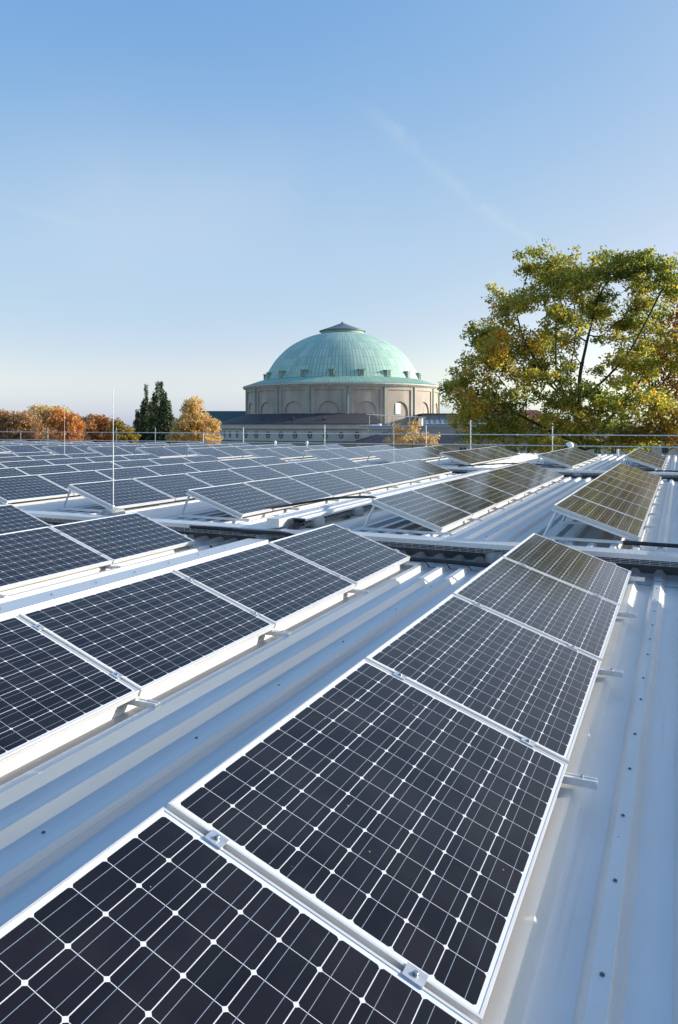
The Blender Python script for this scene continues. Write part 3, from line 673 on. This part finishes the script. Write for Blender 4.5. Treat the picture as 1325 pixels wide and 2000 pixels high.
for i in range(14):
    o = bpy.data.objects.new('window', None); C.objects.link(o); o.parent = mw; o.location = (X(905+i*33), .4, Zp(880))
    b = MB(); b.box(-.55, .55, -.03, -.004, -.5, .5); b.build('pane', M_GLASSD, o)
    b = MB(); b.box(-.7, .7, -.10, -.031, -.62, -.5); b.box(-.7, .7, -.10, -.031, .5, .62); b.box(-.7, -.55, -.10, -.031, -.5, .5); b.box(.55, .7, -.1, -.031, -.5, .5); b.box(-.04, .04, -.07, -.031, -.5, .5); b.build('frame', bpy.data.materials['bar_white'], o)
# glazed annex with grey parapet, and the red roof behind
k2 = 150/F; X2 = lambda px: (px-CX)*k2; Z2 = lambda py: HC+(Y0-py)*k2
an = thing('glazed_annex', 'low annex with a pale glazed lean-to roof at the drum foot', 'building', (0, 150, 0))
b = MB(); b.box(X2(832), X2(1040), 3, 14, 0, Z2(809)); b.build('wall', noisy('grey_render', (.20, .19, .19), (.27, .255, .25), 1.2, .9), an)
b = MB(); b.box(X2(829), X2(1043), 2.7, 14.3, Z2(809)+.005, Z2(807)); b.build('parapet', M_SLATE, an)
b = MB(); b.add([(X2(826), -.6, Z2(828)), (X2(960), -.6, Z2(828)), (X2(960), 2.98, Z2(817)), (X2(834), 2.98, Z2(817))], [(0, 1, 2, 3)])
gl = b.build('glass_roof', mat('sky_glass', (.30, .38, .42), .12, 0, .8), an)
b = MB()
for i in range(13):
    x = X2(832+i*10.3); b.tube([(x, -.6, Z2(828)+.05), (x+.1, 2.95, Z2(817)+.05)], .05, 4, smooth=False)
b.tube([(X2(826), -.62, Z2(828.5)), (X2(962), -.62, Z2(828.5))], .13, 8); b.build('glazing_bars', M_GALV, gl)
b = MB(); b.box(X2(826), X2(960), -.3, 2.9, 0, Z2(829.5)); b.build('front_wall', M_DARKGAP, an)
wr = thing('white_terrace_rail', 'pale horizontal pipe rail in front of the drum arches', 'railing', (0, 146, 0))
k3 = 146/F; X3 = lambda px: (px-CX)*k3; Z3 = lambda py: HC+(Y0-py)*k3
b = MB(); b.tube([(X3(716), 0, Z3(809.3)), (X3(745), 0, Z3(811)), (X3(833), 0, Z3(815.5))], .075, 8); b.build('rail', M_WHITE, wr)
for px in (722, 760, 800, 828):
    b = MB(); b.tube([(X3(px), 0, 0), (X3(px), 0, Z3(809.4+(px-716)*.055))], .035, 6); b.build('post', M_GALV, wr)
fr = thing('flat_roof_wing', 'low flat roofed wing with pale rooftop boxes right of the ring', 'building', (0, 138, 0))
k4 = 138/F; X4 = lambda px: (px-CX)*k4; Z4 = lambda py: HC+(Y0-py)*k4
b = MB(); b.box(X4(723), X4(840), 0, 6, 0, Z4(838.5)); b.build('wall', M_STONE2, fr)
b = MB(); b.box(X4(722), X4(842), -.3, 6.3, Z4(838.4), Z4(834)); b.build('roof', noisy('pale_sheet', (.42, .46, .5), (.5, .54, .58), 2, .4, .3), fr)
b = MB(); b.box(X4(727), X4(740), 1.5, 3, Z4(833.9), Z4(829)); b.tube([(X4(743), 2, Z4(834)), (X4(743), 2, Z4(827.5))], .35, 10); b.build('rooftop_box', M_WHITE, fr)
b = MB(); b.tube([(X4(824), 2, Z4(834)), (X4(824), 2, Z4(817))], .45, 12); b.build('flue', M_WHITE, fr)
rr_ = thing('red_roofed_house', 'house with a red tiled roof half hidden behind the oak', 'house', (0, 185, 0))
k5 = 185/F; X5 = lambda px: (px-CX)*k5; Z5 = lambda py: HC+(Y0-py)*k5
b = MB(); b.add([(X5(900), 0, Z5(818)), (X5(1080), 0, Z5(818)), (X5(1060), 5, Z5(800)), (X5(922), 5, Z5(800)), (X5(1080), 10, Z5(818)), (X5(900), 10, Z5(818))], [(0, 1, 2, 3), (2, 4, 5, 3), (0, 3, 5), (1, 4, 2)]); b.build('roof', noisy('red_tiles', (.17, .045, .035), (.24, .07, .05), 2.5, .8), rr_)
b = MB(); b.box(X5(904), X5(1076), .4, 9.6, 0, Z5(818.2)); b.build('wall', M_STONE2, rr_)

# ------------------------------------------------------------------ trees
def leaf_material(name, stops, trans=.5, nscale=.35, tboost=1.0, sat=1.05):
    m_ = bpy.data.materials.new(name); m_.use_nodes = True; N, L = m_.node_tree.nodes, m_.node_tree.links; K = dict(nodes=N, links=L)
    for n in list(N): N.remove(n)
    out = N.new('ShaderNodeOutputMaterial'); t = N.new('ShaderNodeTexCoord')
    at_ = N.new('ShaderNodeAttribute'); at_.attribute_name = 'leaf_tint'
    nz = N.new('ShaderNodeTexNoise'); nz.inputs['Scale'].default_value = nscale; nz.inputs['Detail'].default_value = 4; L.new(t.outputs['Object'], nz.inputs['Vector'])
    f_ = fmath('ADD', fmath('MULTIPLY', nz.outputs['Fac'], 1.15, **K), fmath('MULTIPLY', fmath('SUBTRACT', at_.outputs['Fac'], .5, **K), .55, **K), **K)
    f_ = fmath('SUBTRACT', f_, .08, **K)
    r_ = N.new('ShaderNodeValToRGB'); e = r_.color_ramp.elements
    while len(e) < len(stops): e.new(.5)
    for q, (p_, c_) in zip(e, stops): q.position = p_; q.color = (*c_, 1)
    L.new(f_, r_.inputs['Fac'])
    d_ = N.new('ShaderNodeBsdfPrincipled'); d_.inputs['Roughness'].default_value = .5; d_.inputs['Specular IOR Level'].default_value = .3; L.new(r_.outputs[0], d_.inputs['Base Color'])
    tr = N.new('ShaderNodeBsdfTranslucent'); hs = N.new('ShaderNodeHueSaturation'); hs.inputs['Value'].default_value = 1.45*tboost; hs.inputs['Saturation'].default_value = sat
    L.new(r_.outputs[0], hs.inputs['Color']); L.new(hs.outputs[0], tr.inputs['Color'])
    mx_ = N.new('ShaderNodeMixShader'); mx_.inputs[0].default_value = trans; L.new(d_.outputs[0], mx_.inputs[1]); L.new(tr.outputs[0], mx_.inputs[2]); L.new(mx_.outputs[0], out.inputs['Surface'])
    return m_
M_BARK = noisy('bark', (.022, .018, .014), (.055, .045, .036), 5, .9, bump=.5, stretch=(1, 1, .25))
rng = np.random.default_rng(11)
def leaves(centers, radius, per, size, name, mt, parent, flat=.75, tint=None):
    """leaf-sized six-sided faces scattered round each twig end"""
    n = len(centers)*per
    c = np.repeat(np.asarray(centers), per, 0)
    g_ = rng.normal(size=(n, 3)); g_ /= np.linalg.norm(g_, axis=1)[:, None]
    r_ = radius*rng.random(n)**.5
    if np.ndim(radius): pass
    p_ = c+g_*r_[:, None]*np.array([1, 1, flat])
    nr = rng.normal(size=(n, 3))+np.array([0, 0, .5]); nr /= np.linalg.norm(nr, axis=1)[:, None]
    u = np.cross(nr, rng.normal(size=(n, 3))); u /= np.linalg.norm(u, axis=1)[:, None]; v = np.cross(nr, u)
    s = size*rng.uniform(.6, 1.3, n)[:, None]
    sh = [(-.55, 0), (-.2, .32), (.1, .20), (.35, .30), (.6, 0), (.2, -.34), (-.1, -.2), (-.3, -.3)]
    bend = rng.uniform(-.25, .25, n)[:, None]
    V = np.stack([p_+s*(x*u+y*v+bend*abs(x)*nr) for x, y in sh], 1).reshape(-1, 3)
    k = len(sh); me = bpy.data.meshes.new(name)
    me.vertices.add(n*k); me.vertices.foreach_set('co', V.astype(np.float32).ravel())
    me.loops.add(n*k); me.loops.foreach_set('vertex_index', np.arange(n*k, dtype=np.int32))
    me.polygons.add(n); me.polygons.foreach_set('loop_start', np.arange(0, n*k, k, dtype=np.int32)); me.polygons.foreach_set('loop_total', np.full(n, k, dtype=np.int32))
    me.update(calc_edges=True)
    at_ = me.attributes.new('leaf_tint', 'FLOAT', 'FACE')
    tt = np.repeat(rng.random(len(centers)), per)*.6+rng.random(n)*.4 if tint is None else tint
    at_.data.foreach_set('value', tt.astype(np.float32))
    me.materials.append(mt); me.validate()
    return put(name, me, parent)
def colonise(trunk, attr, step, infl, kill, iters=160):
    """space colonisation: nodes and parents growing from the trunk into the attractor cloud"""
    nodes = [np.array(p) for p in trunk]; par = [-1]+list(range(len(trunk)-1))
    A = np.asarray(attr, float); alive = np.ones(len(A), bool)
    P_ = np.array(nodes); D = np.linalg.norm(A[:, None]-P_[None], axis=2); near = D.argmin(1); nd = D.min(1)
    for it in range(iters):
        act = alive & (nd < infl)
        if not act.any(): break
        new = []; npar = []
        ids = np.unique(near[act])
        for i in ids:
            sel = act & (near == i); dv = (A[sel]-nodes[i]); dv /= np.linalg.norm(dv, axis=1)[:, None]
            d_ = dv.sum(0)+rng.normal(size=3)*.3+np.array([0, 0, .06]); l = np.linalg.norm(d_)
            if l < 1e-3: continue
            new.append(nodes[i]+d_/l*step); npar.append(i)
        if not new: break
        o = len(nodes); nodes += new; par += npar
        Dn = np.linalg.norm(A[:, None]-np.array(new)[None], axis=2); mi = Dn.argmin(1); md = Dn.min(1)
        b_ = md < nd; near[b_] = mi[b_]+o; nd[b_] = md[b_]
        alive &= nd > kill
        if len(nodes) > 6000: break
    return np.array(nodes), np.array(par)
def limb_mesh(nodes, par, rtip, expo, name, parent, rmax=None, minr=0.0):
    n = len(nodes); acc = np.zeros(n); ch = [0]*n
    for i in range(n-1, -1, -1):
        if acc[i] == 0: acc[i] = rtip**expo
        if par[i] >= 0: acc[par[i]] += acc[i]; ch[par[i]] += 1
    r_ = acc**(1/expo)
    if rmax: r_ = np.minimum(r_, rmax)
    b = MB()
    for i in range(n):
        if par[i] < 0: continue
        a, c_ = Vector(nodes[par[i]]), Vector(nodes[i])
        ra, rb = float(min(r_[par[i]], r_[i]*1.25)), float(r_[i])
        if rb < minr: continue
        ns = 8 if rb > .12 else 4
        b.tube([a, c_+(c_-a)*.08], [ra, rb], ns, caps=False)
    b.build(name, M_BARK, parent)
    tips = [i for i in range(n) if ch[i] == 0]
    return tips, r_

# the big oak
OY = 52.0; ko = OY/F
oak_xyz = at(1138, Y0, OY); oak = thing('oak_tree', 'large spreading oak turning from green to gold at the right', 'tree', (oak_xyz.x, OY, 0))
lobes = [(1205, 522, 40, 26), (1252, 532, 40, 28), (1305, 556, 40, 32), (895, 800, 46, 34), (955, 852, 60, 22), (1075, 805, 60, 40), (1190, 835, 60, 30), (1018, 572, 40, 38), (1268, 548, 46, 38), (1100, 560, 44, 40), (1030, 690, 50, 46), (930, 700, 40, 32), (985, 660, 50, 40), (1010, 866, 54, 14), (1090, 868, 40, 12), (1195, 864, 56, 14), (1280, 866, 50, 14), (898, 748, 52, 36), (925, 765, 58, 44), (962, 690, 62, 62), (950, 640, 36, 26), (1000, 615, 44, 38), (1040, 528, 36, 32), (1075, 560, 62, 60), (1115, 525, 50, 34), (1168, 520, 52, 36), (1150, 590, 70, 60), (1235, 535, 58, 36),
         (1225, 610, 70, 60), (1290, 570, 52, 40), (1295, 640, 60, 60), (1060, 640, 66, 60), (1120, 690, 80, 66), (1215, 700, 76, 66), (1280, 745, 60, 66), (930, 820, 66, 36), (985, 770, 62, 52), (1060, 760, 70, 56), (1140, 780, 76, 60), (1220, 800, 66, 44), (1050, 835, 66, 28), (985, 840, 50, 24), (1130, 845, 60, 26), (1345, 690, 50, 80)]
att = []; clumps = []
for (lx, ly, rx, ry) in lobes:
    dz = rng.uniform(-3.2, 3.2)
    for c_ in range(int(4+rx*ry/400)):
        q = rng.normal(size=3); q /= np.linalg.norm(q); q = q*rng.uniform(.35, .95)
        cc = np.array([(lx+q[0]*rx-1138)*ko, dz+q[1]*max(rx*ko, 2.0), HC+(Y0-ly-q[2]*ry)*ko])
        cr = rng.uniform(.65, 1.25); n = int(9*cr)+2
        p_ = rng.normal(size=(n, 3)); p_ /= np.linalg.norm(p_, axis=1)[:, None]; p_ *= (rng.random(n)**.5)[:, None]*cr
        att.append(cc+p_*np.array([1, 1, .62]))
att = np.concatenate(att); att = att[att[:, 2] > 7.2]
trunk = [(0, 0, z) for z in np.arange(0, 8.6, .6)]
trunk = [(.12*math.sin(z*.6), .1*math.cos(z*.5), z) for _, _, z in trunk]
nodes, par = colonise(trunk, att, .5, 14, .85)
tips, rad = limb_mesh(nodes, par, .02, 2.2, 'trunk', oak, rmax=.62)
tw = np.array([i for i in range(len(nodes)) if rad[i] < .034 and nodes[i][2] > 7.5])
M_OAK = leaf_material('oak_leaves', [(.2, (.085, .12, .028)), (.42, (.18, .205, .045)), (.58, (.32, .295, .06)), (.74, (.48, .34, .06)), (.9, (.54, .25, .05))], .6, .22, 1.2)
tipset = np.array([i for i in tips if nodes[i][2] > 7.5])
oc = np.concatenate([nodes[tipset], att])
leaves(oc, .46, max(8, int(80000/len(oc))), .185, 'crown', M_OAK, oak)
print('oak nodes', len(nodes), 'tips', len(tipset), 'att', len(att))

def tree(name, label, px, Y, blobs, per, size, mt, rad_, trunk_r, group=None, base=0.0, flat=.8, dens=1.0, ld=None):
    """blobs: crown lobes (px x, px y, rx, ry) as seen from the roof, with depth like their width"""
    k = Y/F; x0 = (px-CX)*k; t = thing(name, label, 'tree', (x0, Y, base), group=group)
    pts = []
    for (lx, ly, rx, ry) in blobs:
        n = int(max(6, dens*rx*ry/9))
        q = rng.normal(size=(n, 3)); q /= np.linalg.norm(q, axis=1)[:, None]; q *= (rng.random(n)**.4)[:, None]
        pts.append(np.array([(lx-px)*k, rng.uniform(-.4, .4)*rx*k, HC-base+(Y0-ly)*k])+q*np.array([rx*k, (ld or 1)*rx*k, ry*k]))
    pts = np.concatenate(pts); pts = pts[pts[:, 2] > 1.0]
    zlo = max(1.5, np.percentile(pts[:, 2], 5))
    tr = [(0, 0, z) for z in np.arange(0, zlo+.8, .8)]
    sub = pts[rng.choice(len(pts), min(len(pts), 260), False)]
    nd, pr = colonise(tr, sub, .8, 40, 1.1, 90)
    limb_mesh(nd, pr, .02, 2.3, 'trunk', t, rmax=trunk_r)
    leaves(pts, rad_, per, size, 'crown', mt, t, flat)
    return t
G1 = 'autumn trees beyond the roof edge'
M_ORANGE = leaf_material('orange_leaves', [(.2, (.36, .17, .06)), (.45, (.60, .27, .08)), (.65, (.66, .38, .14)), (.85, (.68, .46, .18))], .4, .2, 1.0, 1.0)
M_RUST = leaf_material('rust_leaves', [(.2, (.32, .19, .10)), (.45, (.48, .28, .13)), (.65, (.54, .36, .19)), (.85, (.60, .43, .21))], .4, .25, 1.0, .95)
M_GOLD = leaf_material('gold_leaves', [(.2, (.42, .26, .09)), (.45, (.62, .42, .15)), (.65, (.66, .50, .23)), (.85, (.62, .42, .21))], .4, .3, 1.0, .95)
M_POPLAR = leaf_material('poplar_leaves', [(.2, (.055, .075, .042)), (.5, (.09, .115, .055)), (.8, (.13, .15, .065))], .3, .4)
M_OLIVE = leaf_material('olive_gold_leaves', [(.2, (.09, .07, .012)), (.45, (.19, .14, .02)), (.7, (.33, .20, .03)), (.9, (.36, .13, .02))], .5, .3)
tree('rusty_tree', 'brownish rust coloured tree at the left edge of the photo', 18, 112, [(5, 835, 45, 32), (40, 838, 34, 30), (20, 860, 60, 22), (-15, 815, 36, 14), (55, 822, 26, 14)], 26, .34, M_RUST, .8, .3, G1)
tree('gold_tree', 'golden orange tree with the tallest crown of the left group', 95, 118, [(75, 812, 26, 20), (105, 806, 26, 15), (92, 835, 45, 28), (128, 820, 16, 16), (95, 860, 45, 18)], 24, .34, M_GOLD, .8, .3, G1)
tree('orange_tree', 'bright orange tree just behind the leftmost lightning rod', 130, 106, [(120, 822, 26, 22), (140, 835, 24, 24), (125, 855, 36, 22), (105, 815, 14, 12)], 28, .32, M_ORANGE, .75, .28, G1)
tree('rusty_tree', 'low rust coloured tree between the bright orange ones', 165, 110, [(165, 838, 24, 26), (160, 860, 30, 18), (150, 828, 14, 14)], 24, .32, M_RUST, .75, .25, G1)
tree('orange_tree', 'rounded orange tree left of the tall lightning rod', 200, 112, [(195, 830, 28, 20), (212, 845, 22, 22), (188, 856, 34, 18), (178, 822, 12, 10)], 26, .33, M_ORANGE, .75, .28, G1)
tree('gold_tree', 'low yellow green tree left of the dark poplars', 248, 104, [(238, 848, 20, 22), (255, 856, 16, 16), (232, 832, 12, 12), (246, 865, 26, 12)], 24, .28, leaf_material('yellow_green_leaves', [(.2, (.15, .11, .025)), (.5, (.30, .22, .04)), (.8, (.42, .29, .05))], .4, .3), .6, .22, G1)
for px, tops, l, Y in ((271, [(268, 803, 826, 7), (277, 800, 830, 6)], 'shortest dark poplar at the left of the poplar group', 116), (289, [(286, 757, 815, 9), (281, 785, 830, 10), (295, 790, 835, 8)], 'slim dark green poplar second from the left', 114),
                       (309, [(308, 749, 812, 10), (301, 772, 822, 10)], 'tallest dark green poplar in the middle of the group', 112), (324, [(316, 751, 810, 10), (324, 771, 820, 13), (331, 792, 835, 11)], 'broad dark green poplar at the right of the group', 110)):
    bl = []
    for (x, y0, y1, w_) in tops:
        n = 9
        for i in range(n):
            f_ = i/(n-1); bl.append((x+rng.uniform(-1, 1), y0+3+(866-y0)*f_, max(.8, 1.2*w_*min(1, .05+f_*1.7)), 8))
    tree('poplar_tree', l, px, Y, bl, 20, .24, M_POPLAR, .34, .25, 'dark poplars', flat=1.8, dens=2.6)
tree('maple_tree', 'yellow orange maple with a small round top left of the ring wall', 384, 100, [(379, 790, 21, 14), (375, 800, 18, 10), (372, 825, 26, 20), (395, 825, 22, 20), (384, 848, 42, 18), (420, 832, 12, 14), (408, 858, 26, 12), (352, 832, 12, 14), (345, 856, 20, 12)], 20, .25, M_GOLD, .5, .25, G1, dens=1.5)
tree('small_maple', 'small golden tree before the dark roof right of the ring', 806, 78, [(778, 842, 14, 13), (806, 838, 14, 15), (800, 855, 40, 13), (842, 858, 22, 11), (770, 858, 20, 10), (815, 826, 6, 6), (850, 872, 14, 8)], 13, .19, M_GOLD, .42, .16, G1, dens=1.1)
tree('orange_oak', 'darker orange brown oak at the right edge behind the big oak', 1345, 58, [(1310, 640, 40, 40), (1300, 700, 60, 46), (1330, 600, 30, 26), (1345, 690, 70, 80), (1290, 760, 46, 36), (1360, 790, 60, 40), (1275, 690, 30, 26)], 10, .21, leaf_material('brown_oak_leaves', [(.2, (.10, .06, .015)), (.45, (.22, .12, .02)), (.65, (.34, .17, .025)), (.85, (.44, .2, .03))], .5, .3), .55, .4, G1, dens=.5)
tree('field_maple', 'low olive yellow tree at the right edge below the oak', 1300, 47, [(1290, 835, 44, 24), (1250, 850, 34, 18), (1320, 815, 36, 26), (1215, 858, 26, 14), (1330, 850, 40, 24)], 10, .2, M_OLIVE, .5, .3, G1, dens=.55)
# far trees closing the horizon behind the buildings
fi = 0
for px, top, l in ((-60, 815, 'farthest left'), (250, 842, 'behind the poplars'), (455, 850, 'behind the green roof'), (1120, 822, 'behind the oak trunk'), (1230, 826, 'right of the oak trunk'), (1330, 820, 'at the right edge')):
    tree('distant_tree', f'distant dull brown green tree {l}', px, 230, [(px-25, top+22, 34, 20), (px+20, top+20, 36, 20), (px, top+30, 50, 18)], 8, .9, M_RUST if px < 500 else M_OLIVE, 1.8, .4, 'distant trees', dens=.5)
